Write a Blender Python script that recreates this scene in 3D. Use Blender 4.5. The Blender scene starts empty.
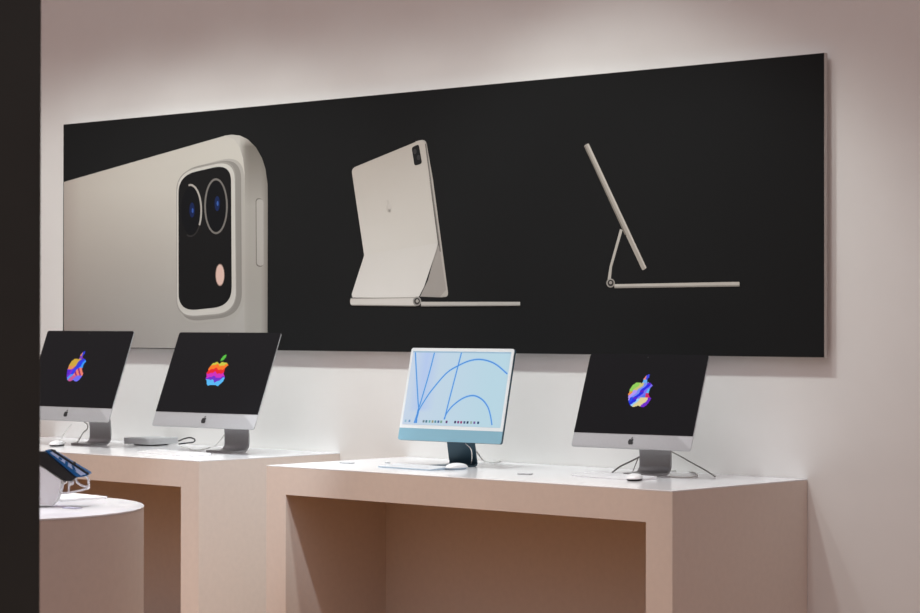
import bpy, bmesh, math, random
from mathutils import Vector, Matrix
PI = math.pi
C = bpy.context.scene.collection
S = bpy.context.scene

# ------------------------------------------------------------------ camera, world, lights, exposure
F_PX, YAW, PITCH, ROLL = 2273.6, 0.74333, 0.00744, 0.00121
CAM = Vector((6.5, -7.3855, 1.5))
fwd = Vector((-math.sin(YAW)*math.cos(PITCH), math.cos(YAW)*math.cos(PITCH), math.sin(PITCH)))
rt0 = fwd.cross(Vector((0, 0, 1))).normalized()
up0 = rt0.cross(fwd)
RT = math.cos(ROLL)*rt0 + math.sin(ROLL)*up0
UP = -math.sin(ROLL)*rt0 + math.cos(ROLL)*up0
cd = bpy.data.cameras.new('camera')
cd.sensor_width = 36.0
cd.lens = F_PX*36.0/920.0
cd.clip_end = 200
cd.dof.use_dof = True
cd.dof.focus_distance = 9.6
cd.dof.aperture_fstop = 8.0
cam = bpy.data.objects.new('camera', cd)
C.objects.link(cam)
cam.matrix_world = Matrix(((RT.x, UP.x, -fwd.x, CAM.x), (RT.y, UP.y, -fwd.y, CAM.y), (RT.z, UP.z, -fwd.z, CAM.z), (0, 0, 0, 1)))
S.camera = cam

def lin(c):
    c = c/255.0
    return c/12.92 if c <= 0.04045 else ((c+0.055)/1.055)**2.4
def rgb(r, g, b): return (lin(r), lin(g), lin(b), 1.0)

w = bpy.data.worlds.new('world')
S.world = w
w.use_nodes = True
w.node_tree.nodes['Background'].inputs[0].default_value = (1.0, 0.83, 0.83, 1)
w.node_tree.nodes['Background'].inputs[1].default_value = 1.0
# bright ceiling overhead, dimmer shop around at eye level
_n = w.node_tree.nodes; _l = w.node_tree.links
_tc = _n.new('ShaderNodeTexCoord'); _sp = _n.new('ShaderNodeSeparateXYZ'); _cr = _n.new('ShaderNodeValToRGB')
_l.new(_tc.outputs['Generated'], _sp.inputs[0]); _l.new(_sp.outputs['Z'], _cr.inputs['Fac'])
_cr.color_ramp.elements[0].position = 0.0; _cr.color_ramp.elements[0].color = (0.130, 0.092, 0.070, 1)
_cr.color_ramp.elements[1].position = 0.75; _cr.color_ramp.elements[1].color = (0.84, 0.70, 0.72, 1)
_l.new(_cr.outputs['Color'], _n['Background'].inputs[0])

def spot(x, y, z, tx, ty, tz, energy, size, blend, rad, col=(1.0, 0.97, 0.92)):
    l = bpy.data.lights.new('track_or_fill_spot', 'SPOT')
    l.energy = energy; l.spot_size = math.radians(size); l.spot_blend = blend
    l.shadow_soft_size = rad; l.color = col
    o = bpy.data.objects.new('track_or_fill_spot', l); C.objects.link(o)
    o.location = (x, y, z)
    d = Vector((tx, ty, tz)) - Vector((x, y, z))
    o.rotation_euler = d.to_track_quat('-Z', 'Y').to_euler()
    return o
# a track of ceiling spots washing the wall and the worktops, stronger at two places
for k in range(8):
    x = -4.1+0.78*k
    g = 0.5+math.exp(-((x+1.95)/0.95)**2)+math.exp(-((x-0.75)/0.8)**2)
    spot(x, -1.4, 4.1, x, -0.92, 1.05, (76, 84, 80, 78, 84, 86, 92, 62)[k]*g, 84 if k < 7 else 74, 0.5, 0.10, (0.93, 1.0, 0.97))
# a second track further into the shop, lighting the table fronts
for x in (-2.9, -2.0, -1.1, -0.2, 0.7, 1.3):
    spot(x, -2.6, 4.3, x, -1.5, 0.2, 92, 36, 0.35, 0.06, (1.0, 0.74, 0.56))
# extra spot added to brighten the left table's side panel across the gap
spot(1.0, -2.2, 4.1, -1.05, -0.42, 0.36, 360, 19, 0.7, 0.06, (0.88, 0.94, 1.0))
# one spot over the round table
spot(0.5, -2.6, 4.0, 0.3, -2.95, 0.9, 260, 34, 0.6, 0.04, (0.95, 0.96, 1.0))

S.view_settings.view_transform = 'Standard'
S.view_settings.look = 'None'
S.view_settings.exposure = 0.0
S.view_settings.gamma = 1.0
S.view_settings.use_curve_mapping = False

# ------------------------------------------------------------------ measuring helpers
def ray(px, py): return fwd + RT*((px-460)/F_PX) - UP*((py-306.5)/F_PX)
def at_z(px, py, z):
    d = ray(px, py); return CAM + d*((z-CAM.z)/d.z)
def at_y(px, py, y):
    d = ray(px, py); return CAM + d*((y-CAM.y)/d.y)

# ------------------------------------------------------------------ materials
def mat(name, col, rough=0.5, metal=0.0, spec=0.5, emit=None, estr=1.0, coat=0.0, noise=0.0, nscale=60.0, bump=0.0):
    m = bpy.data.materials.new(name); m.use_nodes = True
    n = m.node_tree.nodes; L = m.node_tree.links; b = n['Principled BSDF']
    b.inputs['Base Color'].default_value = col
    b.inputs['Roughness'].default_value = rough
    b.inputs['Metallic'].default_value = metal
    b.inputs['Specular IOR Level'].default_value = spec
    b.inputs['Coat Weight'].default_value = coat
    if emit is not None:
        b.inputs['Emission Color'].default_value = emit
        b.inputs['Emission Strength'].default_value = estr
    if noise > 0 or bump > 0:
        tc = n.new('ShaderNodeTexCoord'); nz = n.new('ShaderNodeTexNoise')
        nz.inputs['Scale'].default_value = nscale; nz.inputs['Detail'].default_value = 4
        L.new(tc.outputs['Object'], nz.inputs['Vector'])
        if noise > 0:
            r = n.new('ShaderNodeValToRGB')
            r.color_ramp.elements[0].position = 0.3; r.color_ramp.elements[1].position = 0.7
            r.color_ramp.elements[0].color = tuple(c*(1-noise) for c in col[:3])+(1,)
            r.color_ramp.elements[1].color = tuple(min(1, c*(1+noise)) for c in col[:3])+(1,)
            L.new(nz.outputs['Fac'], r.inputs['Fac']); L.new(r.outputs['Color'], b.inputs['Base Color'])
        if bump > 0:
            bp = n.new('ShaderNodeBump'); bp.inputs['Strength'].default_value = bump; bp.inputs['Distance'].default_value = 0.002
            L.new(nz.outputs['Fac'], bp.inputs['Height']); L.new(bp.outputs['Normal'], b.inputs['Normal'])
    return m
def attr_mat(name, emission=False, rough=0.6, strength=1.0):
    m = bpy.data.materials.new(name); m.use_nodes = True
    n = m.node_tree.nodes; L = m.node_tree.links; b = n['Principled BSDF']
    a = n.new('ShaderNodeAttribute'); a.attribute_name = 'tint'
    b.inputs['Roughness'].default_value = rough
    b.inputs['Specular IOR Level'].default_value = 0.12
    if emission:
        b.inputs['Base Color'].default_value = (0, 0, 0, 1)
        b.inputs['Emission Strength'].default_value = strength
        L.new(a.outputs['Color'], b.inputs['Emission Color'])
    else:
        L.new(a.outputs['Color'], b.inputs['Base Color'])
    return m
M = {}
M['wall'] = mat('painted_plaster', (0.80, 0.79, 0.775, 1), 0.85, noise=0.012, nscale=5, bump=0.02)
M['floor'] = mat('warm_wood_floor', (0.22, 0.095, 0.022, 1), 0.5, noise=0.2, nscale=6)
M['laminate'] = mat('beige_laminate', (0.71, 0.63, 0.57, 1), 0.6, noise=0.02, nscale=40)
M['white_top'] = mat('white_worktop', (0.83, 0.84, 0.87, 1), 0.14)
M['pillar'] = mat('dark_paint', (0.027, 0.031, 0.028, 1), 0.6, noise=0.1, nscale=4)
M['black_print'] = mat('black_print', (0.0150, 0.0155, 0.0160, 1), 0.8, spec=0.06)
M['frame_grey'] = mat('aluminium_frame', (0.55, 0.52, 0.50, 1), 0.45, metal=0.3)
M['alu'] = mat('brushed_aluminium', (0.52, 0.535, 0.555, 1), 0.38, metal=0.35, noise=0.02, nscale=90)
M['alu_shaded'] = mat('shaded_stand_aluminium', (0.36, 0.36, 0.37, 1), 0.42, metal=0.5, noise=0.02, nscale=90)  # the neck's shade is put into this darker copy of the aluminium
M['screen_black'] = mat('black_glass', (0.006, 0.0065, 0.008, 1), 0.25, spec=0.14)
M['black'] = mat('black_plastic', (0.012, 0.012, 0.013, 1), 0.4)
M['mark'] = mat('black_mark', (0.012, 0.012, 0.014, 1), 0.5)
M['white_pl'] = mat('white_plastic', (0.82, 0.83, 0.85, 1), 0.35)
M['cable_white'] = mat('white_cable', (0.6, 0.6, 0.58, 1), 0.5)
M['cable_grey'] = mat('grey_cable', (0.22, 0.21, 0.20, 1), 0.5)
M['cable_black'] = mat('black_cable', (0.02, 0.02, 0.02, 1), 0.5)
M['aqua'] = mat('aqua_aluminium', (0.24, 0.45, 0.56, 1), 0.4, metal=0.1)
M['teal_dark'] = mat('deep_teal_aluminium', (0.035, 0.085, 0.12, 1), 0.35, metal=0.3)
M['bezel_white'] = mat('white_bezel', (0.74, 0.78, 0.80, 1), 0.3)
M['blue_key'] = mat('pale_blue_aluminium', (0.42, 0.53, 0.63, 1), 0.4)
M['grey_label'] = mat('grey_label', (0.42, 0.43, 0.45, 1), 0.6)
M['lavender_label'] = mat('lavender_label', (0.5, 0.5, 0.62, 1), 0.6)
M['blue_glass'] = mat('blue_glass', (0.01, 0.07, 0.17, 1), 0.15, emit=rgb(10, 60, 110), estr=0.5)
M['pale_glow'] = mat('pale_blue_glass', (0.5, 0.6, 0.85, 1), 0.2)
M['emblem'] = attr_mat('screen_picture', True, 0.3)
M['tint'] = attr_mat('printed_colours', False, 0.75)

# ------------------------------------------------------------------ mesh helpers
def link(name, bm, m, parent=None, smooth=None, recalc=True):
    if recalc: bmesh.ops.recalc_face_normals(bm, faces=bm.faces)
    me = bpy.data.meshes.new(name); bm.to_mesh(me); bm.free()
    for x in (m if isinstance(m, (list, tuple)) else [m]): me.materials.append(x)
    o = bpy.data.objects.new(name, me); C.objects.link(o)
    if parent is not None: o.parent = parent
    if smooth is not None:
        for p in me.polygons: p.use_smooth = True
        me.set_sharp_from_angle(angle=math.radians(smooth))
    return o
def thing(name, label, cat, loc=(0, 0, 0), rotz=0.0, group=None):
    o = bpy.data.objects.new(name, None); C.objects.link(o)
    o.empty_display_size = 0.1
    o.location = loc; o.rotation_euler = (0, 0, rotz)
    return tag(o, label, cat, group)
def tag(o, label, cat, group=None):
    o['label'] = label; o['category'] = cat
    if group: o['group'] = group
    return o
def struct(o): o['kind'] = 'structure'; return o
def box(bm, x0, x1, y0, y1, z0, z1, bev=0.0, seg=2):
    r = bmesh.ops.create_cube(bm, size=1.0)
    vs = r['verts']
    for v in vs:
        v.co = Vector((x0+(v.co.x+.5)*(x1-x0), y0+(v.co.y+.5)*(y1-y0), z0+(v.co.z+.5)*(z1-z0)))
    if bev > 0:
        es = list({e for v in vs for e in v.link_edges})
        bmesh.ops.bevel(bm, geom=es, offset=bev, segments=seg, affect='EDGES', profile=0.5)
    return bm
def rrect(x0, x1, z0, z1, r, n=6):
    if not isinstance(r, (list, tuple)): r = (r,)*4
    pts = []
    for (cx, cz, a, rr) in ((x1, z1, 0, r[0]), (x0, z1, 90, r[1]), (x0, z0, 180, r[2]), (x1, z0, 270, r[3])):
        sx = -1 if cx == x1 else 1; sz = -1 if cz == z1 else 1
        for k in range(n+1):
            t = math.radians(a+90*k/n)
            pts.append((cx+sx*rr+rr*math.cos(t), cz+sz*rr+rr*math.sin(t)))
    return pts
def extrude_outline(pts, f, depth_f):
    """solid from an outline: f(p) front point, depth_f(p) back point"""
    bm = bmesh.new()
    a = [bm.verts.new(f(p)) for p in pts]; b = [bm.verts.new(depth_f(p)) for p in pts]
    bm.faces.new(a); bm.faces.new(b[::-1])
    n = len(pts)
    for i in range(n): bm.faces.new((a[i], b[i], b[(i+1) % n], a[(i+1) % n]))
    return bm
def catmull(pts, n=8):
    pts = [Vector(p) for p in pts]
    if len(pts) < 3: return pts
    P = [2*pts[0]-pts[1]]+pts+[2*pts[-1]-pts[-2]]
    out = []
    for i in range(1, len(P)-2):
        for k in range(n):
            t = k/n
            out.append(0.5*((2*P[i])+(P[i+1]-P[i-1])*t+(2*P[i-1]-5*P[i]+4*P[i+1]-P[i+2])*t*t+(3*P[i]-P[i-1]-3*P[i+1]+P[i+2])*t**3))
    out.append(pts[-1]); return out
def tube(bm, pts, r, seg=8, smooth=True):
    pts = catmull(pts) if smooth else [Vector(p) for p in pts]
    rings = []; nprev = None
    for i, p in enumerate(pts):
        t = (pts[min(i+1, len(pts)-1)]-pts[max(i-1, 0)])
        if t.length < 1e-9: t = Vector((1, 0, 0))
        t.normalize()
        if nprev is None:
            nrm = t.cross(Vector((0, 0, 1)))
            if nrm.length < 1e-3: nrm = t.cross(Vector((1, 0, 0)))
        else: nrm = nprev - t*nprev.dot(t)
        nrm.normalize(); nprev = nrm; bn = t.cross(nrm)
        rings.append([bm.verts.new(p+(nrm*math.cos(2*PI*k/seg)+bn*math.sin(2*PI*k/seg))*r) for k in range(seg)])
    for a, b in zip(rings, rings[1:]):
        for k in range(seg): bm.faces.new((a[k], a[(k+1) % seg], b[(k+1) % seg], b[k]))
    bm.faces.new(rings[0][::-1]); bm.faces.new(rings[-1])
    return bm
def lathe(bm, prof, seg=96):
    rings = [[bm.verts.new((r*math.cos(2*PI*k/seg), r*math.sin(2*PI*k/seg), z)) for k in range(seg)] for r, z in prof]
    for a, b in zip(rings, rings[1:]):
        for k in range(seg): bm.faces.new((a[k], a[(k+1) % seg], b[(k+1) % seg], b[k]))
    bm.faces.new(rings[0][::-1]); bm.faces.new(rings[-1])
    return bm
def paint(me, fn):
    ca = me.color_attributes.new('tint', 'FLOAT_COLOR', 'CORNER')
    i = 0
    for p in me.polygons:
        for li in p.loop_indices:
            ca.data[li].color = fn(me.vertices[me.loops[li].vertex_index].co, p)

# ------------------------------------------------------------------ the setting
bm = bmesh.new(); box(bm, -9, 9, 0, 0.2, 0, 4.6); struct(link('wall_back', bm, M['wall']))
bm = bmesh.new(); box(bm, -9, 9, -9, 0.2, -0.1, 0); struct(link('floor', bm, M['floor']))
# dark post close to the camera at the left of the view
e = CAM + ray(40.5, 306.5)*5.12
d2 = Vector((-RT.x, -RT.y, 0)).normalized(); f2 = Vector((fwd.x, fwd.y, 0)).normalized()
bm = bmesh.new(); box(bm, -0.35, 0, 0, 0.12, 0, 3.2, 0.003)
o = link('trim_1', bm, M['pillar']); struct(o)
o.location = (e.x, e.y, 0); o.rotation_euler = (0, 0, YAW+0.28)

# ------------------------------------------------------------------ display tables
TD, TT = 0.8586, 0.12
def display_table(x0, x1, label):
    t = thing('display_table', label, 'table', ((x0+x1)/2, -TD/2, 0))
    a = (x1-x0)/2; b = TD/2
    bm = bmesh.new(); box(bm, -a, a, -b, b-0.002, 0.895, 0.9, 0.001); link('tabletop', bm, M['white_top'], t)
    bm = bmesh.new(); box(bm, -a, a, -b, b-0.002, 0.781, 0.895); link('top_frame', bm, M['laminate'], t)
    for s0, s1 in ((-a, -a+TT), (a-TT, a)):
        bm = bmesh.new(); box(bm, s0, s1, -b, b-0.002, 0, 0.781); link('side_panel', bm, M['laminate'], t)
    bm = bmesh.new(); box(bm, -a+TT, a-TT, b-0.26, b-0.24, 0, 0.781); link('back_panel', bm, M['laminate'], t)
    return t
display_table(-0.61, 1.537, 'beige box display table with open front, holding the pale blue desktop computer')
display_table(-3.19, -1.043, 'beige box display table at the far left, half behind the round white-topped table')

# round table
RX, RY, RR = 0.325, -2.98, 0.53
t = thing('round_display_table', 'round drum-shaped display table with white top in the lower left corner', 'table', (RX, RY, 0))
bm = bmesh.new(); lathe(bm, [(RR-0.004, 0), (RR-0.001, 0.02), (RR-0.001, 0.893)], 128); link('drum_body', bm, M['laminate'], t, smooth=40)
bm = bmesh.new(); lathe(bm, [(RR-0.002, 0.893), (RR, 0.894), (RR, 0.899), (RR-0.002, 0.9)], 128); link('tabletop', bm, M['white_top'], t, smooth=40)

# ------------------------------------------------------------------ wall poster
PT = 0.04; PY = -PT
PL, PR, ZB, ZT = 6.5-9.5724, 6.5-4.8601, 1.3705, 2.5386
t = thing('wall_poster', 'long black advertising panel on the wall picturing three silver tablets', 'poster', ((PL+PR)/2, 0, ZB))
cx = (PL+PR)/2
def psub(name, bm, m, parent=t):
    """poster pieces are built in world coordinates then moved into the poster's frame"""
    if parent is t:
        for v in bm.verts: v.co -= Vector((cx, 0, ZB))
    else:
        for v in bm.verts: v.co -= Vector((cx, 0, ZB))
    return link(name, bm, m, parent)
bm = bmesh.new()
fw = 0.0015
box(bm, PL, PR, PY+0.002, -0.018, ZB, ZT)
box(bm, PL+0.012, PR-0.012, -0.018, -0.001, ZB+0.01, ZT-0.01)
psub('frame', bm, M['frame_grey'])
bm = bmesh.new(); box(bm, PL+fw, PR-fw, PY, PY+0.002, ZB+fw, ZT-fw); psub('printed_sheet', bm, M['black_print'])

def rp(pts, n=6):
    """pts: (x, y[, r]) -> outline with rounded corners"""
    out = []
    N = len(pts)
    for i, p in enumerate(pts):
        r = p[2] if len(p) > 2 else 0
        P = Vector(p[:2])
        if r <= 0: out.append((P.x, P.y)); continue
        A = Vector(pts[i-1][:2]); B = Vector(pts[(i+1) % N][:2])
        a = P+(A-P).normalized()*min(r, (A-P).length/2); b = P+(B-P).normalized()*min(r, (B-P).length/2)
        for k in range(n+1):
            s = k/n; q = a*(1-s)**2+P*2*s*(1-s)+b*s*s
            out.append((q.x, q.y))
    return out
def ell(cx_, cy_, rx, ry, a0=0, a1=360, n=28):
    return [(cx_+rx*math.cos(math.radians(a0+(a1-a0)*k/n)), cy_+ry*math.sin(math.radians(a0+(a1-a0)*k/n))) for k in range(n+(0 if a1-a0 >= 360 else 1))]
def flat(bm, pts, layer):
    y = PY-0.0004*layer
    vs = [bm.verts.new(at_y(px, py, y)) for px, py in pts]
    return bm.faces.new(vs)
def pic(name, shapes, parent=t):
    """shapes: (outline in photo pixels, layer, colour or function of the pixel-like uv)"""
    bm = bmesh.new(); cols = []
    for pts, layer, col in shapes:
        f = flat(bm, pts, layer); cols.append(col)
    for v in bm.verts: v.co -= Vector((cx, 0, ZB))
    me = bpy.data.meshes.new(name); bm.to_mesh(me); bm.free(); me.materials.append(M['tint'])
    def fn(co, p):
        c = cols[p.index]
        return c(co) if callable(c) else c
    paint(me, fn)
    o = bpy.data.objects.new(name, me); C.objects.link(o); o.parent = parent
    return o
K = 0.80
def pc(r, g, b): 
    c = rgb(r, g, b); return (c[0], c[1], c[2], 1)
def band(x0, x1, top, bot):
    """thin quad between two x's following the slanted upper and lower edges"""
    return [(x0, top(x0)), (x1, top(x1)), (x1, bot), (x0, bot)]
def grid_shapes(outline, layer, colfn, nx=14, ny=10):
    """cut an outline into clipped cells so that the printed colour can change across it"""
    xs = [p[0] for p in outline]; ys = [p[1] for p in outline]
    x0, x1, y0, y1 = min(xs), max(xs), min(ys), max(ys)
    def clip(poly, ax, v, keep_less):
        out = []
        for i in range(len(poly)):
            a, b = poly[i-1], poly[i]
            ia = (a[ax] <= v) == keep_less or a[ax] == v; ib = (b[ax] <= v) == keep_less or b[ax] == v
            if ia != ib:
                s = (v-a[ax])/(b[ax]-a[ax]); out.append((a[0]+(b[0]-a[0])*s, a[1]+(b[1]-a[1])*s))
            if ib: out.append(b)
        return out
    res = []
    for i in range(nx):
        for j in range(ny):
            xa, xb = x0+(x1-x0)*i/nx, x0+(x1-x0)*(i+1)/nx; ya, yb = y0+(y1-y0)*j/ny, y0+(y1-y0)*(j+1)/ny
            q = outline
            for ax, v, k in ((0, xb, True), (0, xa, False), (1, yb, True), (1, ya, False)):
                q = clip(q, ax, v, k)
                if len(q) < 3: break
            if len(q) < 3: continue
            qq = []
            for p in q:
                if not qq or abs(p[0]-qq[-1][0])+abs(p[1]-qq[-1][1]) > 1e-4: qq.append(p)
            if len(qq) > 2 and abs(qq[0][0]-qq[-1][0])+abs(qq[0][1]-qq[-1][1]) < 1e-4: qq.pop()
            if len(qq) < 3: continue
            res.append((qq, layer, ('px', colfn)))
    return res
def pic2(name, shapes, parent=t):
    bm = bmesh.new(); cl = bm.loops.layers.float_color.new('tint')
    for pts, layer, col in shapes:
        f = flat(bm, pts, layer)
        for l, p in zip(f.loops, pts):
            l[cl] = col[1](p[0], p[1]) if isinstance(col, tuple) and col[0] == 'px' else col
    for v in bm.verts: v.co -= Vector((cx, 0, ZB))
    me = bpy.data.meshes.new(name); bm.to_mesh(me); bm.free(); me.materials.append(M['tint'])
    o = bpy.data.objects.new(name, me); C.objects.link(o); o.parent = parent
    return o
def mixc(a, b, s):
    s = max(0, min(1, s)); return pc(*[a[i]+(b[i]-a[i])*s for i in range(3)])
def mix3(a, b, s):
    s = max(0, min(1, s)); return tuple(a[i]+(b[i]-a[i])*s for i in range(3))

# first picture: the corner of a tablet seen from behind with its camera
bot = 346.6
def top1(x): return 182.0-(x-63.6)*0.2875
LX = 63.9
body = [(LX, 347.0), (LX, 182.0), (205, 141.4), (215, 138.6), (224, 136.0), (230, 135.2), (236, 136.0), (242, 140), (246.5, 147), (248.5, 158), (249, 172), (248, 349.0)]
side = [(224, 135.7), (232, 134.6), (240, 135.6), (248, 139.5), (256, 147.5), (262, 158), (265.5, 169), (267.6, 184), (267.8, 205), (267.4, 349.3), (244, 349.0), (244.5, 172), (243, 158), (239.5, 147), (234, 139)]
def backcol(x, y):
    s = (x-64)/180.0; v = (y-135)/212.0
    base = mix3((196, 190, 181), (203, 200, 192), s)
    lo = mix3((150, 143, 138), (172, 170, 166), s)
    c = mix3(base, lo, max(0, v-0.25)*1.25)
    if x < 80: c = mix3(c, (165, 152, 146), (80-x)/40.0)
    return pc(*c)
def sidecol(x, y):
    c = mix3((118, 113, 106), (168, 165, 159), (y-145)/60.0)
    if y < 147: c = mix3((196, 192, 184), (118, 113, 106), (y-135)/12.0)
    c = mix3(c, (196, 193, 187), max(0, (247-x)/8.0))
    return pc(*mix3(c, (120, 116, 110), max(0, (x-262)/8.0)))
sh = grid_shapes(body, 1, backcol, 22, 16)+grid_shapes(side, 2, sidecol, 12, 18)
tab = pic2('pictured_tablet_corner', sh)
pic2('pictured_button', [(rp([(255.6, 198, 4), (262.6, 198.5, 4), (263.2, 267, 4), (256.0, 266.5, 4)]), 3, pc(120, 117, 112)),
                         (rp([(256.4, 199, 3.6), (263.4, 199.5, 3.6), (263.6, 266, 3.6), (256.8, 265.5, 3.6)]), 4, pc(176, 173, 168))], tab)
plate = [(176.0, 187, 17), (184, 170.5, 9), (221, 162.5, 11), (236.5, 177, 14), (236.8, 300, 16), (222, 314.5, 12), (187, 315.5, 12), (175.6, 298, 14)]
outer = rp([(176.2, 172, 20), (235.6, 158, 20), (237.0, 314, 22), (176.2, 318.5, 20)], 10)
shad = rp([(179, 170, 20), (241, 157, 22), (242.0, 316, 24), (179, 322.5, 22)], 10)
shad2 = rp([(178, 171, 20), (244, 154, 24), (245, 319, 26), (178, 325.0, 24)], 10)
inner = rp([(178.4, 175.5, 18), (231.0, 163.5, 18), (231.8, 306, 19), (178.6, 311.5, 18)], 10)
grey = rp([(176.9, 172.8, 20), (234.6, 159.8, 20), (236.0, 312.5, 21), (176.9, 317.2, 20)], 10)
cm = pic2('pictured_camera', [(shad2, 3, pc(178, 175, 169)), (shad, 4, pc(146, 143, 138)), (outer, 5, pc(160, 157, 151)), (grey, 6, pc(205, 203, 197)), (inner, 7, pc(26, 26, 27))], tab)
def ring(cx_, cy_, rx, ry, wdt, c, a0=0, a1=360, layer=8):
    if a1-a0 >= 360:
        n = 32; res = []
        for k in range(n):
            t0, t1 = 2*PI*k/n, 2*PI*(k+1)/n
            res.append(([(cx_+rx*math.cos(t0), cy_+ry*math.sin(t0)), (cx_+rx*math.cos(t1), cy_+ry*math.sin(t1)),
                         (cx_+(rx-wdt)*math.cos(t1), cy_+(ry-wdt*1.2)*math.sin(t1)), (cx_+(rx-wdt)*math.cos(t0), cy_+(ry-wdt*1.2)*math.sin(t0))], layer, c))
        return res
    n = 24; res = []
    for k in range(n):
        t0, t1 = math.radians(a0+(a1-a0)*k/n), math.radians(a0+(a1-a0)*(k+1)/n)
        res.append(([(cx_+rx*math.cos(t0), cy_+ry*math.sin(t0)), (cx_+rx*math.cos(t1), cy_+ry*math.sin(t1)),
                     (cx_+(rx-wdt)*math.cos(t1), cy_+(ry-wdt*1.2)*math.sin(t1)), (cx_+(rx-wdt)*math.cos(t0), cy_+(ry-wdt*1.2)*math.sin(t0))], layer, c))
    return res
pic2('pictured_lens', ring(216.0, 206.2, 11.8, 28.0, 1.7, pc(124, 120, 116))+[(ell(216, 206.2, 10.0, 25.5), 8, pc(20, 21, 24)), (ell(217.2, 203.5, 2.6, 7.5), 9, pc(28, 42, 84)), (ell(217.6, 203.5, 0.9, 2.4), 10, pc(60, 95, 170))], cm)
pic2('pictured_lens', ring(190.5, 210.5, 11.6, 26.5, 1.7, pc(176, 171, 165), -100, 35)+ring(190.5, 210.5, 11.6, 26.5, 1.2, pc(52, 50, 50), 35, 110)+[(ell(190.8, 210.5, 9.6, 24), 8, pc(20, 21, 24)), (ell(192.0, 210.0, 2.6, 7.5), 9, pc(26, 38, 80)), (ell(192.6, 210.5, 0.9, 2.4), 10, pc(56, 90, 170))], cm)
pic2('pictured_flash', [(ell(220.0, 275.0, 4.6, 11.2), 8, pc(150, 125, 115)), (ell(220.0, 275.0, 4.0, 10.2), 9, pc(224, 192, 180))], cm)

# second picture: tablet on its folding keyboard case, seen from behind
def tcol(x, y):
    v = (y-140)/115.0; s = (x-352)/85.0
    return pc(*mix3(mix3((182, 174, 165), (208, 205, 199), v*1.1), (196, 192, 186), s*0.5))
backp = rp([(351.3, 168.5, 5), (424.0, 138.5, 6), (438.0, 243.8), (364.2, 255.6)], 6)
edge = rp([(415, 141.5), (425.8, 138.8, 6), (433.0, 180), (448.6, 297.0, 5), (440, 297.0), (446.0, 290), (424.4, 145)], 5)
tri = [(437.6, 243.0), (440, 250), (446.6, 290), (445.5, 296), (442, 297.4), (420, 296.6), (428, 280)]
panel = [(364.4, 254.8), (437.8, 243.2), (436.6, 249.5), (424, 287), (419.0, 296.5), (412, 298.2), (352.5, 297.5), (351.6, 294.5)]
def pcol(x, y): return pc(*mix3((205, 202, 197), (216, 214, 210), (y-245)/50.0))
sp = rp([(350.0, 298.2, 3), (416.0, 297.4, 2), (416.6, 306.0, 2), (350.2, 305.2, 3)])
tb = pic2('pictured_tablet_from_behind', [(tri, 1, pc(158, 153, 148)), (edge, 2, pc(176, 171, 165))]+grid_shapes(backp, 3, tcol, 6, 10)
     + [([(424.9, 144), (426.2, 143.5), (441, 252), (439.5, 251)], 4, pc(122, 118, 113)),
        ([(386.6, 200), (388.4, 199.6), (391.2, 212), (389.2, 212.4)], 4, pc(190, 185, 178)), (ell(388.8, 208, 2.6, 4.2), 4, pc(190, 185, 178)), (ell(389.6, 206.5, 1.9, 3.0), 5, pc(196, 191, 185))])
pic2('pictured_camera', [(rp([(411.6, 147.3, 2.5), (418.8, 144.2, 2.5), (422.0, 163.6, 2.5), (414.4, 165.8, 2.5)]), 5, pc(34, 34, 35)), (ell(414.8, 151.5, 1.8, 2.6), 6, pc(62, 61, 62)), (ell(418.6, 157.5, 1.8, 2.6), 6, pc(60, 59, 60))], tb)
kb = pic2('pictured_stand_panel', grid_shapes(panel, 6, pcol, 5, 5)+[(sp, 7, pc(206, 203, 198)), ([(350.6, 298.0), (416, 297.2), (416, 298.0), (350.6, 298.9)], 8, pc(160, 156, 150)), ([(350.6, 304.6), (416, 305.4), (416, 306.3), (352, 305.6)], 8, pc(140, 136, 130)),
     (ell(417.0, 301.2, 4.2, 4.6), 8, pc(150, 147, 143)), (ell(417.0, 301.2, 2.9, 3.3), 9, pc(66, 64, 62)), (ell(417.2, 301.0, 1.5, 1.7), 10, pc(168, 164, 160))], tb)
pic2('pictured_keyboard', [([(421.0, 301.8), (520.0, 301.8), (520.2, 305.6), (421.0, 306.2)], 7, pc(188, 185, 180)), ([(421.0, 305.2), (520, 304.8), (520.0, 305.8), (421, 306.4)], 8, pc(150, 147, 142))], tb)

# third picture: the same seen from the side
tc_ = pic2('pictured_tablet_side_view', [(rp([(583.8, 145.8, 1.5), (588.6, 143.0, 1.5), (646.8, 268.0, 1.5), (642.4, 270.6, 1.5)]), 1, pc(170, 164, 155)),
     ([(587.0, 144.4), (588.4, 143.6), (646.2, 267.6), (645.2, 268.4)], 2, pc(200, 196, 188)), ([(584.4, 146.6), (585.4, 146.0), (627, 236), (624.6, 234.4)], 2, pc(128, 122, 114))])
pic2('pictured_stand_arm', [([(620.0, 229.0), (622.6, 230.0), (612.0, 267), (610.8, 279.5), (607.6, 279.5), (609.6, 266.5)], 3, pc(186, 182, 174)), (ell(610.6, 283.0, 4.3, 4.5), 4, pc(160, 156, 150)), (ell(610.6, 283.0, 3.0, 3.2), 5, pc(58, 56, 55)), (ell(610.6, 282.6, 1.5, 1.6), 6, pc(160, 156, 150))], tc_)
pic2('pictured_keyboard', [([(614.4, 284.2), (739.4, 281.8), (739.6, 286.0), (614.4, 287.6)], 3, pc(196, 192, 184)), ([(614.4, 286.6), (739.6, 285.0), (739.6, 286.4), (614.4, 288.2)], 4, pc(150, 146, 139))], tc_)

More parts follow.
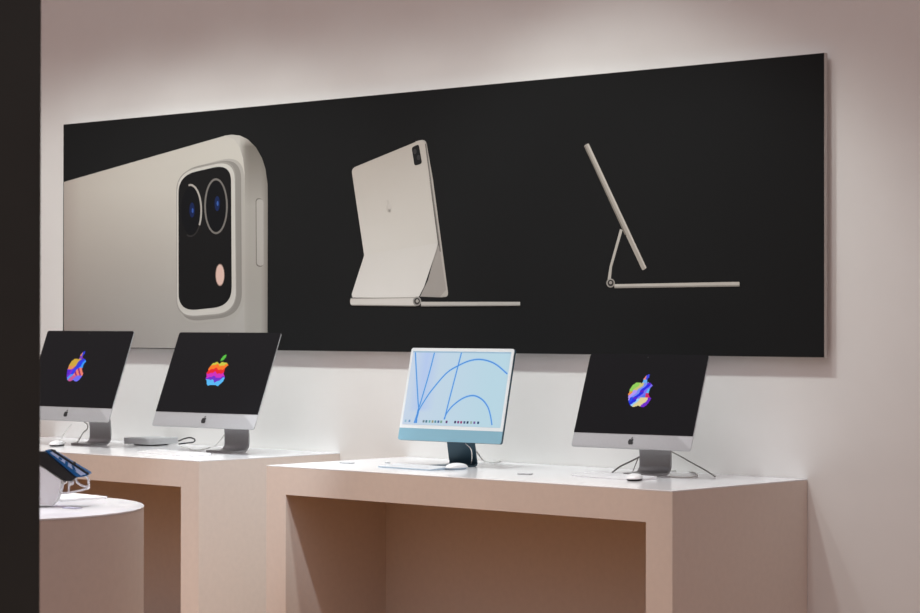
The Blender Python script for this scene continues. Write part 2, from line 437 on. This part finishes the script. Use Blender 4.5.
# ------------------------------------------------------------------ logos and emblems
LOGO = [(0, .83), (.10, .865), (.22, .88), (.33, .85), (.41, .77), (.34, .69), (.31, .58), (.32, .46), (.37, .37), (.45, .31),
        (.40, .18), (.32, .06), (.22, 0), (.12, .01), (0, .045), (-.12, .01), (-.22, 0), (-.33, .07), (-.42, .22), (-.47, .42), (-.455, .60), (-.38, .76), (-.28, .85), (-.16, .875), (-.06, .85)]
LEAF = [(.0, .91), (.01, 1.02), (.08, 1.12), (.20, 1.17), (.20, 1.06), (.13, .96)]
def inside(poly, x, y):
    c = False
    for i in range(len(poly)):
        a, b = poly[i-1], poly[i]
        if (a[1] > y) != (b[1] > y) and x < (b[0]-a[0])*(y-a[1])/(b[1]-a[1])+a[0]: c = not c
    return c
def rainbow(u, v):
    wv = 0.035*math.sin(u*13)+0.02*math.sin(u*29+1)
    q = v+wv
    if v > .90: return rgb(90, 190, 70)
    if q > .77: return rgb(205, 200, 70)
    if q > .62: return rgb(250, 120, 40)
    if q > .47: return rgb(232, 36, 48)
    if q > .32: return rgb(205, 48, 190)
    if v+0.16*abs(u)*-2+wv > .14: return rgb(112, 48, 200)
    return rgb(90, 185, 245)
def brush_a(u, v):
    t_ = u-(v-.45)*0.8+0.03*math.sin(v*23)
    if v > .98: return rgb(225, 130, 120) if u < .09 else rgb(60, 70, 225)
    if v > .86: return rgb(100, 175, 240)
    if t_ < -.40 and v > .35: return rgb(232, 140, 70) if v < .55 else rgb(145, 205, 90)
    if t_ < -.24: return rgb(200, 190, 120) if v > .6 else rgb(175, 150, 245)
    if t_ < -.12: return rgb(120, 140, 240) if v > .35 else rgb(40, 70, 230)
    if t_ < .04: return rgb(30, 40, 225) if (v*6) % 1.6 > .4 else rgb(90, 30, 200)
    if t_ < .14: return rgb(120, 110, 240) if v > .3 else rgb(150, 200, 240)
    if v > .5: return rgb(90, 185, 245)
    if v > .34: return rgb(80, 120, 230) if u < .2 else rgb(205, 40, 100)
    return rgb(222, 208, 150) if t_ < .45 else rgb(110, 40, 200)
def brush_b(u, v):
    t_ = u-(v-.45)*0.8+0.03*math.sin(v*19)
    if v > .98: return rgb(215, 140, 110) if u < .08 else rgb(40, 60, 215)
    if v > .86: return rgb(130, 60, 190)
    if t_ < -.22 and v > .46: return rgb(205, 165, 60) if v > .6 else rgb(225, 140, 90)
    if t_ < -.22: return rgb(90, 35, 200)
    if t_ < -.10: return rgb(60, 60, 200) if v > .5 else rgb(120, 40, 215)
    if t_ < .05: return rgb(30, 60, 235) if v > .28 else rgb(70, 150, 245)
    if v > .52: return rgb(60, 150, 245) if t_ < .2 else rgb(100, 215, 225)
    if v > .22: return rgb(235, 130, 110) if (u*9+v*7) % 2 > .8 else rgb(150, 30, 120)
    return rgb(110, 110, 240) if t_ > .3 else rgb(200, 90, 150)
LINKP = [(-.06, .78), (.14, .78), (.17, .96), (.02, .96)]
def emblem(name, u0, v0, width, parent, colfn, y=-0.0022, N=44, jag=0.0):
    bm = bmesh.new(); cl = bm.loops.layers.float_color.new('tint')
    s = 1.0/N; V = {}
    def vert(i, j):
        if (i, j) not in V: V[(i, j)] = bm.verts.new((u0+(i*s)*width, y, v0+(j*s-.5)*width))
        return V[(i, j)]
    for i in range(-N//2-2, N//2+2):
        for j in range(-1, int(1.2*N)+1):
            u, v = (i+.5)*s, (j+.5)*s
            uu = u+jag*math.sin(v*31)*0.5; vv = v+jag*math.sin(u*27+2)*0.5
            if inside(LOGO, uu, vv) or inside(LEAF, u, v) or (colfn is not rainbow and inside(LINKP, u, v)):
                f = bm.faces.new((vert(i, j), vert(i+1, j), vert(i+1, j+1), vert(i, j+1)))
                c = colfn(u, v)
                for l in f.loops: l[cl] = c
    me = bpy.data.meshes.new(name); bm.to_mesh(me); bm.free(); me.materials.append(M['emblem'])
    o = bpy.data.objects.new(name, me); C.objects.link(o); o.parent = parent
    return o
def small_logo(u0, v0, width, parent, y=-0.0016):
    bm = bmesh.new()
    for poly in (LOGO, LEAF):
        a = [bm.verts.new((u0+p[0]*width, y, v0+(p[1]-.5)*width)) for p in poly]; b = [bm.verts.new((q.co.x, y+0.001, q.co.z)) for q in a]
        bm.faces.new(a)
        for i in range(len(a)): bm.faces.new((a[i-1], a[i], b[i], b[i-1]))
    return link('logo', bm, M['mark'], parent)

# ------------------------------------------------------------------ all-in-one computers
def sheet(prof, x0, x1, th):
    """bent sheet: profile (y,z) polyline swept across x with thickness"""
    bm = bmesh.new(); L = []; R = []
    P = [Vector((0, p[0], p[1])) for p in prof]
    for i, p in enumerate(P):
        t_ = (P[min(i+1, len(P)-1)]-P[max(i-1, 0)]).normalized(); n_ = Vector((0, -t_.z, t_.y))
        L.append(p+n_*th/2); R.append(p-n_*th/2)
    loop = L+R[::-1]
    a = [bm.verts.new((x0, q.y, q.z)) for q in loop]; b = [bm.verts.new((x1, q.y, q.z)) for q in loop]
    n = len(P); N = len(loop)
    for i in range(n-1):
        j = N-1-i
        bm.faces.new((a[i], a[i+1], a[j-1], a[j])); bm.faces.new((b[i+1], b[i], b[j], b[j-1]))
    for i in range(N): bm.faces.new((a[i], b[i], b[(i+1) % N], a[(i+1) % N]))
    bmesh.ops.bevel(bm, geom=[e for e in bm.edges if len(e.link_faces) == 2 and e.calc_face_angle(0) > 1.2], offset=th*0.2, segments=2, affect='EDGES')
    return bm
def arc(cy, cz, r, a0, a1, n=8):
    return [(cy+r*math.cos(math.radians(a0+(a1-a0)*k/n)), cz+r*math.sin(math.radians(a0+(a1-a0)*k/n))) for k in range(n+1)]

def silver_computer(name, label, P, phi, tau, w_, h_, chin, colfn, em_uvw, stand_w, neck_y, foot_y, neckx=0.0, jag=0.0):
    """P: bottom centre of the front face in world coordinates"""
    t = thing(name, label, 'computer', (P[0], P[1], 0.9), phi)
    lz = P[2]-0.9
    # casing with a slim rim swelling to a domed back
    bm = bmesh.new(); rings = []
    for k, (ins, dep) in enumerate([(0.0015, 0), (0, 0.001), (0, 0.0055), (0.004, 0.008), (0.03, 0.014), (0.08, 0.024), (0.13, 0.034), (0.165, 0.040)]):
        rr = max(0.004, 0.012-ins*0.0)
        o_ = rrect(-w_/2+ins, w_/2-ins, ins, h_-ins, 0.012+ins*0.35, 6)
        rings.append([bm.verts.new((x, dep, z)) for x, z in o_])
    bm.faces.new(rings[0]); bm.faces.new(rings[-1][::-1])
    for a, b in zip(rings, rings[1:]):
        for i in range(len(a)): bm.faces.new((a[i-1], a[i], b[i], b[i-1]))
    cs = link('casing', bm, M['alu'], t, smooth=30)
    cs.location = (0, 0, lz); cs.rotation_euler = (-tau, 0, 0)
    # black glass above the chin
    o_ = rrect(-w_/2+0.0003, w_/2-0.0008, chin, h_+0.0006, (0.011, 0.011, 0.0005, 0.0005), 6)
    gl = link('screen', extrude_outline(o_, lambda p: (p[0], -0.0012, p[1]), lambda p: (p[0], 0.0, p[1])), M['screen_black'], t)
    gl.location = cs.location; gl.rotation_euler = cs.rotation_euler
    emblem('glowing_emblem', em_uvw[0], em_uvw[1], em_uvw[2], gl, colfn, jag=jag)
    bm = bmesh.new(); bmesh.ops.create_circle(bm, cap_ends=True, segments=14, radius=0.0028, matrix=Matrix.Translation((0, -0.0016, h_-0.013)) @ Matrix.Rotation(PI/2, 4, 'X'))
    link('webcam', bm, M['mark'], gl)
    small_logo(0, chin*0.5, 0.028*w_/0.6, cs)
    # bent stand: hinge high on the back, down to the table, foot running forward
    s = math.sin(tau); c_ = math.cos(tau)
    hy, hz = 0.05*c_+0.40*h_*s, lz+0.40*h_*c_
    R_ = 0.035
    prof = [(hy, hz), (hy+(neck_y-hy)*0.62, hz*0.60+0.045), (neck_y-0.004, 0.115), (neck_y, 0.075)]+arc(neck_y-R_, 0.0045+R_, R_, 0, -90)+[(foot_y, 0.0045)]
    st = link('stand', sheet(prof, neckx-stand_w/2, neckx+stand_w/2, 0.009), M['alu_shaded'], t, smooth=30)
    bm = bmesh.new(); tube(bm, [(neckx-stand_w*0.42, hy, hz), (neckx+stand_w*0.42, hy, hz)], 0.012, 12, False)
    link('hinge', bm, M['alu_shaded'], st)
    return t, cs
D2 = math.radians
silver_computer('desktop_computer', 'silver desktop computer at far left, its gold-violet emblem glowing, cut off by the dark post',
                (-2.406, -0.543, 1.025), D2(3.2), D2(21.1), 0.635, 0.466, 0.070, brush_b, (-0.018, 0.270, 0.136), 0.15, 0.235, 0.11)
silver_computer('desktop_computer', 'large silver desktop computer showing a rainbow striped emblem on its black screen',
                (-1.443, -0.497, 1.02), D2(5.8), D2(23.3), 0.64, 0.474, 0.072, rainbow, (-0.003, 0.274, 0.134), 0.15, 0.24, 0.11, jag=0.03)
silver_computer('desktop_computer', 'silver desktop computer at right with blue multicoloured emblem, beside the pale blue one',
                (0.96, -0.377, 1.01), D2(6.2), D2(21.5), 0.55, 0.395, 0.060, brush_a, (0.0, 0.232, 0.118), 0.145, 0.195, 0.07)

def blue_computer(P, phi, tau, w_, h_):
    t = thing('desktop_computer', 'slim pale blue desktop computer with bright screen of curved blue lines', 'computer', (P[0], P[1], 0.9), phi)
    lz = P[2]-0.9; rot = (-tau, 0, 0)
    o_ = rrect(-w_/2, w_/2, 0, h_, 0.010, 6)
    body = link('casing', extrude_outline(o_, lambda p: (p[0], 0.0015, p[1]), lambda p: (p[0], 0.0125, p[1])), M['teal_dark'], t)
    body.location = (0, 0, lz); body.rotation_euler = rot
    chin = 0.052
    o_ = rrect(-w_/2, w_/2, 0, chin, (0.0005, 0.0005, 0.010, 0.010), 6)
    ch = link('chin', extrude_outline(o_, lambda p: (p[0], -0.0005, p[1]), lambda p: (p[0], 0.0016, p[1])), M['aqua'], t)
    ch.location = body.location; ch.rotation_euler = rot
    o_ = rrect(-w_/2, w_/2, chin, h_, (0.010, 0.010, 0.0005, 0.0005), 6)
    bz = link('bezel', extrude_outline(o_, lambda p: (p[0], -0.0006, p[1]), lambda p: (p[0], 0.0016, p[1])), M['bezel_white'], t)
    bz.location = body.location; bz.rotation_euler = rot
    # display
    sx0, sx1, sz0, sz1 = -w_/2+0.012, w_/2-0.014, chin+0.015, h_-0.014
    bm = bmesh.new(); cl = bm.loops.layers.float_color.new('tint'); nx, nz = 26, 18
    vs = [[bm.verts.new((sx0+(sx1-sx0)*i/nx, -0.0012, sz0+(sz1-sz0)*j/nz)) for j in range(nz+1)] for i in range(nx+1)]
    for i in range(nx):
        for j in range(nz):
            f = bm.faces.new((vs[i][j], vs[i+1][j], vs[i+1][j+1], vs[i][j+1]))
            for l in f.loops:
                s = (l.vert.co.x-sx0)/(sx1-sx0); v = (l.vert.co.z-sz0)/(sz1-sz0)
                c = mix3((198, 212, 230), (184, 213, 226), s*1.2)
                if s > 0.04 and s < 0.30 and v > 0.2: c = mix3(c, (180, 200, 236), 1-abs(s-0.16)/0.14)
                l[cl] = rgb(*c)
    me = bpy.data.meshes.new('screen'); bm.to_mesh(me); bm.free(); me.materials.append(M['emblem'])
    sc = bpy.data.objects.new('screen', me); C.objects.link(sc); sc.parent = t
    sc.location = body.location; sc.rotation_euler = rot
    # photo pixel -> screen plane
    Rz = Matrix.Rotation(phi, 4, 'Z') @ Matrix.Rotation(-tau, 4, 'X')
    MW = Matrix.Translation(Vector((P[0], P[1], P[2]))) @ Rz; MI = MW.inverted()
    def uv(px, py):
        o0 = MI @ CAM; dd = MI.to_3x3() @ ray(px, py); k = (-0.0012-o0.y)/dd.y
        q = o0+dd*k; return q.x, q.z
    lines = [[(415.4, 352.4), (416.4, 372), (418.0, 400), (418.6, 411), (415.4, 423)], [(434.6, 352.4), (429, 374), (420.5, 403), (417.6, 412), (416.4, 423)],
             [(461.6, 352.4), (456, 374), (449, 401), (444.6, 419)],
             [(414.2, 423), (418.6, 411), (425, 400), (432.4, 389.4), (446.5, 373.2), (458.5, 365.6), (469, 361), (479, 359.4), (489, 361.2), (497.4, 365.4), (507.4, 374)],
             [(444.0, 419.5), (447, 412.8), (453.6, 405), (463.5, 398), (473.4, 395.6), (481.8, 399.3), (487.5, 406.4), (490.3, 414.9), (492.0, 425.2)]]
    bm = bmesh.new(); cl = bm.loops.layers.float_color.new('tint')
    for li, ln in enumerate(lines):
        pts = [Vector((uv(*p)[0], 0, uv(*p)[1])) for p in ln]; pts = catmull(pts, 8)
        for wd, y, c in ((0.0050, -0.00135, (158, 198, 234)), (0.0024, -0.0015, (74, 142, 220))):
            prev = None
            for i, p in enumerate(pts):
                t_ = (pts[min(i+1, len(pts)-1)]-pts[max(i-1, 0)]).normalized(); n_ = Vector((-t_.z, 0, t_.x))
                def cp(q): return (max(sx0, min(sx1, q.x)), y, max(sz0, min(sz1, q.z)))
                a = bm.verts.new(cp(p+n_*wd)); b = bm.verts.new(cp(p-n_*wd))
                if prev:
                    f = bm.faces.new((prev[0], a, b, prev[1]))
                    for l in f.loops: l[cl] = rgb(*c)
                prev = (a, b)
    me = bpy.data.meshes.new('wallpaper_lines'); bm.to_mesh(me); bm.free(); me.materials.append(M['emblem'])
    o = bpy.data.objects.new('wallpaper_lines', me); C.objects.link(o); o.parent = sc
    # dock icons
    icons = [(405.6, (150, 190, 210)), (409.5, (120, 160, 200)), (423.6, (110, 130, 140)), (426.4, (70, 120, 140)), (429.6, (110, 170, 170)), (432.6, (150, 150, 120)), (435.4, (80, 140, 160)), (438.4, (70, 100, 150)), (441.2, (120, 160, 140)),
             (446.6, (100, 50, 110)), (455.2, (60, 50, 90)), (458.2, (130, 50, 120)), (461.2, (150, 60, 110)), (464.4, (70, 90, 130)), (467.6, (40, 60, 90)), (471.2, (150, 170, 160)), (474.4, (120, 90, 150)), (478.2, (40, 70, 110))]
    for px, c in icons:
        bm = bmesh.new(); cl = bm.loops.layers.float_color.new('tint')
        u, v = uv(px, 420.8+(px-405)*0.027); q = 0.0052
        f = bm.faces.new([bm.verts.new((u+a, -0.00155, v+b)) for a, b in ((-q, -q), (q, -q), (q, q), (-q, q))])
        for l in f.loops: l[cl] = rgb(*c)
        me = bpy.data.meshes.new('dock_icon'); bm.to_mesh(me); bm.free(); me.materials.append(M['emblem'])
        o = bpy.data.objects.new('dock_icon', me); C.objects.link(o); o.parent = sc
    # menu bar
    bm = bmesh.new(); box(bm, sx0, sx1, -0.0015, -0.0012, sz1-0.006, sz1); o = link('menu_bar', bm, mat('menu_bar', (0, 0, 0, 1), emit=rgb(150, 182, 205)), sc)
    # stand
    hy, hz = 0.0125+0.3*h_*math.sin(tau), lz+0.3*h_*math.cos(tau)
    prof = [(hy+0.006, hz), (0.075, lz+0.03), (0.095, 0.03), (0.100, 0.012), (0.093, 0.005), (0.085, 0.0035), (0.0, 0.0035), (-0.03, 0.0035)]
    st = link('stand', sheet(prof, -0.075, 0.075, 0.007), M['teal_dark'], t, smooth=30)
    bm = bmesh.new(); tube(bm, [(-0.06, hy+0.006, hz), (0.06, hy+0.006, hz)], 0.008, 12, False); link('hinge', bm, M['teal_dark'], st)
    return t
blue_computer((0.029, -0.417, 1.005), D2(2.5), D2(13.0), 0.565, 0.400)

# ------------------------------------------------------------------ keyboards, mice, small computer, tags
def keyboard(label, corner, ang, w_, d_, m_body, m_key, group=None):
    """corner: front left corner on the table; keys modelled row by row inside one part"""
    t = thing('keyboard', label, 'keyboard', (corner.x, corner.y, 0.9), ang, group)
    bm = bmesh.new()
    o_ = rrect(0, w_, 0, d_, 0.012, 5)
    a = [bm.verts.new((x, y, 0.0005)) for x, y in o_]; b = [bm.verts.new((x, y, 0.004+0.007*y/d_)) for x, y in o_]
    bm.faces.new(a[::-1]); bm.faces.new(b)
    for i in range(len(a)): bm.faces.new((a[i-1], a[i], b[i], b[i-1]))
    link('body', bm, m_body, t)
    rows = [(13, 0.6), (14, 1), (14, 1), (13, 1), (12, 1), (8, 1)]
    bm = bmesh.new(); y = d_-0.006; rh = (d_-0.012)/5.6
    for n_, hh in rows:
        h2 = rh*hh; kw = (w_-0.012)/n_
        for i in range(n_):
            x = 0.006+kw*i
            z = 0.004+0.007*(y-h2/2)/d_
            box(bm, x+0.001, x+kw-0.001, y-h2+0.001, y-0.001, z-0.001, z+0.0016)
        y -= h2
    link('keys', bm, m_key, t)
    return t
def mouse(label, pos, ang, m_top, m_base):
    t = thing('computer_mouse', label, 'mouse', (pos.x, pos.y, 0.9), ang)
    def shell(z0, prof, mt, nm):
        bm = bmesh.new(); n = 32; rings = []
        for sc, z in prof:
            r_ = []
            for k in range(n):
                a = 2*PI*k/n; ca, sa = math.cos(a), math.sin(a)
                x = 0.030*sc*math.copysign(abs(ca)**0.75, ca); y = 0.058*sc*math.copysign(abs(sa)**0.8, sa)
                r_.append(bm.verts.new((x, y, z0+z*(1-0.25*(y/0.058)**2))))
            rings.append(r_)
        for a_, b_ in zip(rings, rings[1:]):
            for k in range(n): bm.faces.new((a_[k-1], a_[k], b_[k], b_[k-1]))
        bm.faces.new(rings[0][::-1]); bm.faces.new(rings[-1])
        return link(nm, bm, mt, t, smooth=50)
    shell(0.0, [(0.86, 0.0006), (0.98, 0.008)], m_base, 'base')
    shell(0.008, [(1.0, 0.0), (0.99, 0.005), (0.9, 0.011), (0.7, 0.0155), (0.4, 0.018), (0.1, 0.019)], m_top, 'top_shell')
    return t
kc = at_z(376.8, 467.2, 0.9); kd = at_z(426.7, 470.7, 0.9)
keyboard('pale blue keyboard lying in front of the pale blue computer', kc, math.atan2(kd.y-kc.y, kd.x-kc.x)+D2(1), 0.32, 0.125, M['blue_key'], M['white_pl'])
kc = at_z(570.5, 475.8, 0.9); kd = at_z(626, 480.0, 0.9)
keyboard('white keyboard lying in front of the right silver computer', kc, math.atan2(kd.y-kc.y, kd.x-kc.x), 0.36, 0.125, M['white_pl'], M['white_pl'])
kc = at_z(136.5, 452.6, 0.9); kd = at_z(190, 456.6, 0.9)
keyboard('white keyboard in front of the computer with the rainbow emblem', kc, math.atan2(kd.y-kc.y, kd.x-kc.x), 0.42, 0.125, M['white_pl'], M['white_pl'])
p = at_z(456.5, 469.4, 0.9); mouse('white mouse with blue underside beside the pale blue keyboard', p, D2(4), M['white_pl'], M['blue_key'])
p = at_z(634.5, 480.4, 0.9); mouse('white mouse with dark underside at the right end of the white keyboard', p, D2(30), M['white_pl'], M['black'])
p = at_z(57, 446.0, 0.9); mouse('silver grey mouse on the left table next to the dark post', p, D2(30), M['white_pl'], M['black'])

# small square computer and its cable
p = at_z(151, 444.6, 0.9)
mx, my = p.x, p.y
t = thing('small_computer', 'flat silver square computer lying between the two left desktop computers', 'computer', (mx, my, 0.9), D2(6))
bm = bmesh.new(); o_ = rrect(-0.102, 0.102, -0.102, 0.102, 0.03, 8)
rings = [[bm.verts.new((x*s, y*s, z)) for x, y in o_] for s, z in ((1, 0.006), (1, 0.033), (0.985, 0.0355))]
bm.faces.new(rings[0][::-1]); bm.faces.new(rings[-1])
for a, b in zip(rings, rings[1:]):
    for i in range(len(a)): bm.faces.new((a[i-1], a[i], b[i], b[i-1]))
cse = link('casing', bm, M['alu'], t, smooth=40)
bm = bmesh.new(); lathe(bm, [(0.078, 0.0), (0.088, 0.004), (0.088, 0.0062)], 48); link('base', bm, M['black'], t, smooth=40)

def cable(label, pts, r, m, cat='cable', name='cable'):
    bm = bmesh.new(); tube(bm, pts, r, 8)
    return tag(link(name, bm, m, smooth=60), label, cat)
Z = 0.9
def tz(px, py, r=0.003): return at_z(px, py, Z+r+0.0012)
cable('black cable loop coming out of the small square silver computer',
      [at_y(178.6, 441.0, my), at_y(184, 438.8, my), at_y(190, 437.6, my), at_y(194.6, 439.4, my), at_y(193.6, 442.0, my), at_y(187, 443.0, my), at_y(179.0, 444.0, my)], 0.0036, M['cable_black'])
cable('thin white cable running from the small square computer to the rainbow emblem computer',
      [tz(181, 446.6, .002), tz(190, 448.6, .002), tz(196, 450.4, .002), tz(206, 448.2, .002), tz(215, 445.5, .002), at_y(220, 440.5, -0.16), at_y(224.5, 434.5, -0.14)], 0.002, M['cable_white'])
cable('grey cable curling down from the far left computer',
      [at_y(84.0, 421.6, -0.06), at_y(87.4, 424.6, -0.07), at_y(87.2, 429.0, -0.08), at_y(83, 433, -0.09), tz(78.0, 441.2), tz(73.6, 443.6)], 0.0035, M['cable_grey'])
cable('thin pale cable left of the far left computer stand', [at_y(72.0, 423.8, -0.10), at_y(66, 431, -0.14), tz(58.5, 442.0, .002), tz(52, 443.2, .002)], 0.002, M['cable_white'])
cable('grey cable slanting down left of the right silver computer stand',
      [at_y(641.5, 456.0, -0.12), at_y(631, 461.2, -0.16), at_y(620, 466.6, -0.2), tz(612.4, 472.4)], 0.0035, M['cable_grey'])
cable('short thin cable close by the left side of the right silver computer stand',
      [at_y(638.5, 457.0, -0.14), at_y(635, 466, -0.17), tz(631.8, 474.0, .002)], 0.002, M['cable_grey'])
cable('grey cable sagging to the right of the right silver computer down to the worktop',
      [at_y(671.5, 451.6, -0.05), at_y(682, 457.2, -0.06), at_y(694, 464.0, -0.08), at_y(705, 470.0, -0.10), tz(715.2, 476.6)], 0.003, M['cable_grey'])
cable('coiled pale cable lying on the worktop right of the silver computer stand',
      [tz(671, 471.0), tz(680, 470.3), tz(689, 471.2), tz(696, 473.6), tz(697, 475.8), tz(690, 477.2), tz(679, 477.2), tz(669, 476.6)], 0.003, M['cable_white'])
cable('white power cable looping behind the pale blue computer stand',
      [at_y(472.5, 448.5, -0.24), at_y(477, 452.2, -0.22), at_y(480.5, 457.0, -0.2), tz(484, 460.6), tz(494, 462.4), tz(500, 461.0), tz(492, 459.4, .003)], 0.003, M['cable_white'])
cable('white cable from the pale blue computer chin down to its mouse',
      [at_y(465.5, 443.6, -0.40), at_y(470.8, 449.0, -0.405), at_y(472.0, 457.0, -0.42), tz(470.4, 465.2, .002), tz(466, 467.6, .002)], 0.002, M['cable_white'])

def card(label, px, py, w_, d_, m, ang=0.0, name='label_card', h_=0.004, zz=0.9, cat='label'):
    p = at_z(px, py, zz); t_ = bmesh.new(); box(t_, -w_/2, w_/2, -d_/2, d_/2, 0.0003, h_, 0.0008)
    o = link(name, t_, m); o.location = (p.x, p.y, zz); o.rotation_euler = (0, 0, ang)
    return tag(o, label, cat)
card('small grey label lying between the two computers of the front table', 525, 474.4, 0.055, 0.03, M['grey_label'], D2(20))
card('small pale label at the left end of the front table', 347, 463.4, 0.06, 0.03, M['grey_label'], D2(5))
card('tiny grey label behind the pale blue keyboard', 387.5, 463.2, 0.02, 0.015, M['grey_label'])

# ------------------------------------------------------------------ on the round table
p = at_z(116, 496.3, 0.906)
bm = bmesh.new(); box(bm, -0.40, 0, -0.30, 0, 0.0004, 0.007, 0.001)
o = link('display_mat', bm, M['white_pl']); o.location = (p.x-0.01, p.y-0.03, 0.9); o.rotation_euler = (0, 0, D2(-5))
tag(o, 'thin white board lying on the round table', 'board')
card('lavender label lying on the white board at the front of the round table', 72, 508.5, 0.06, 0.03, M['lavender_label'], D2(10))

RYD = at_z(50, 507, 0.9)   # where the stand touches the round table
def rd(px, py, dy=0.0):
    d = ray(px, py); o0 = RYD+f2*dy
    return CAM+d*((o0-CAM).dot(f2)/d.dot(f2))
t = thing('device_stand', 'white tapered device stand with wire bracket on the round table', 'stand', (RYD.x, RYD.y, 0.9))
def local(v, o=RYD): return Vector((v.x-RYD.x, v.y-RYD.y, v.z-0.9))
def prism(bm, pts, y0, y1):
    a = [bm.verts.new(p+f2*y0) for p in pts]; b = [bm.verts.new(p+f2*y1) for p in pts]
    bm.faces.new(a); bm.faces.new(b[::-1])
    for i in range(len(a)): bm.faces.new((a[i-1], a[i], b[i], b[i-1]))
    return bm
ped = [local(rd(*q)) for q in ((24, 507), (53, 507.2), (57.5, 500), (62, 480.0), (48, 470), (38, 464), (24, 458))]
for v in ped[:2]: v.z = 0.007
link('pedestal', prism(bmesh.new(), ped, -0.02, 0.05), M['white_pl'], t)
bm = bmesh.new(); lip = [local(rd(*q)) for q in ((38, 463.2), (65.5, 481.8), (64, 484.6), (37, 466.5))]
link('cradle', prism(bm, lip, -0.01, 0.05), M['cable_white'], t)
bm = bmesh.new()
r_ = 0.0035
tube(bm, [local(rd(*q)) for q in ((63, 484.0), (62, 489.5), (61.0, 492.8), (69, 492.6), (79, 490.6), (89, 488.0))], r_)
tube(bm, [local(rd(*q)) for q in ((89, 488.0), (88.6, 481.5), (87.0, 476.6), (83.5, 474.5))], r_)
tube(bm, [local(rd(*q)) for q in ((75.5, 478.5), (77, 482.0), (81, 485.0), (88.4, 487.6))], r_)
tube(bm, [local(rd(*q)) for q in ((69.4, 480.5), (69.0, 486.5), (68.8, 492.4))], r_)
bmesh.ops.create_uvsphere(bm, u_segments=14, v_segments=10, radius=0.0085, matrix=Matrix.Translation(local(rd(71.6, 482.6))))
bmesh.ops.create_uvsphere(bm, u_segments=14, v_segments=10, radius=0.0070, matrix=Matrix.Translation(local(rd(87.6, 487.2))))
link('wire_bracket', bm, M['white_pl'], t, smooth=60)

def slab(name, label, quad, y0, y1, m, bev=0.002):
    pts = [rd(*q) for q in quad]
    c0 = sum(pts, Vector())/len(pts)
    t_ = thing(name, label, 'device', (c0.x, c0.y, c0.z))
    bm = prism(bmesh.new(), [p_-c0 for p_ in pts], y0, y1)
    bmesh.ops.bevel(bm, geom=list(bm.edges), offset=bev, segments=2, affect='EDGES')
    return t_, c0, bm
t1, c0, bm = slab('phone', 'thick black phone lying tilted on the white device stand', ((36, 452), (45.6, 451.6), (76.4, 477.4), (72.5, 480.6), (66, 480.8), (36, 461.4)), -0.015, 0.06, M['black'])
link('case', bm, M['black'], t1)
t2, c0, bm = slab('phone', 'slim blue phone with glossy screen tilted above the black phone', ((45.0, 450.2), (50, 449.8), (89.4, 473.4), (88.6, 475.2), (81.8, 477.0), (76.8, 476.8)), -0.01, 0.055, M['blue_glass'])
link('case', bm, M['blue_glass'], t2)
bm = prism(bmesh.new(), [rd(*q)-c0 for q in ((50.5, 452.4), (53, 451.6), (86.6, 474.0), (81.6, 475.4))], -0.0118, -0.0098)
link('screen', bm, M['pale_glow'], t2)
bm = prism(bmesh.new(), [rd(*q)-c0 for q in ((50, 449.2), (53, 448.8), (90.0, 473.2), (88.8, 474.8))], -0.014, -0.011)
link('rim', bm, M['black'], t2)
for q in ((54.2, 451.0), (74.2, 463.0)):
    v = rd(*q, dy=-0.012)-c0
    bm = bmesh.new(); bmesh.ops.create_uvsphere(bm, u_segments=12, v_segments=8, radius=0.0055, matrix=Matrix.Translation(v))
    link('knob', bm, M['black'], t2, smooth=60)
for q in (((60, 456.6), (63, 458.6), (62, 460.4), (59, 458.2)), ((66, 460.6), (69, 462.4), (68.5, 466), (65.5, 463.6)), ((72, 464.4), (75, 466.4), (77, 471.5), (73.5, 469.6))):
    bm = prism(bmesh.new(), [rd(*a)-c0 for a in q], -0.0126, -0.0112)
    link('screen_picture', bm, M['blue_glass'], t2)
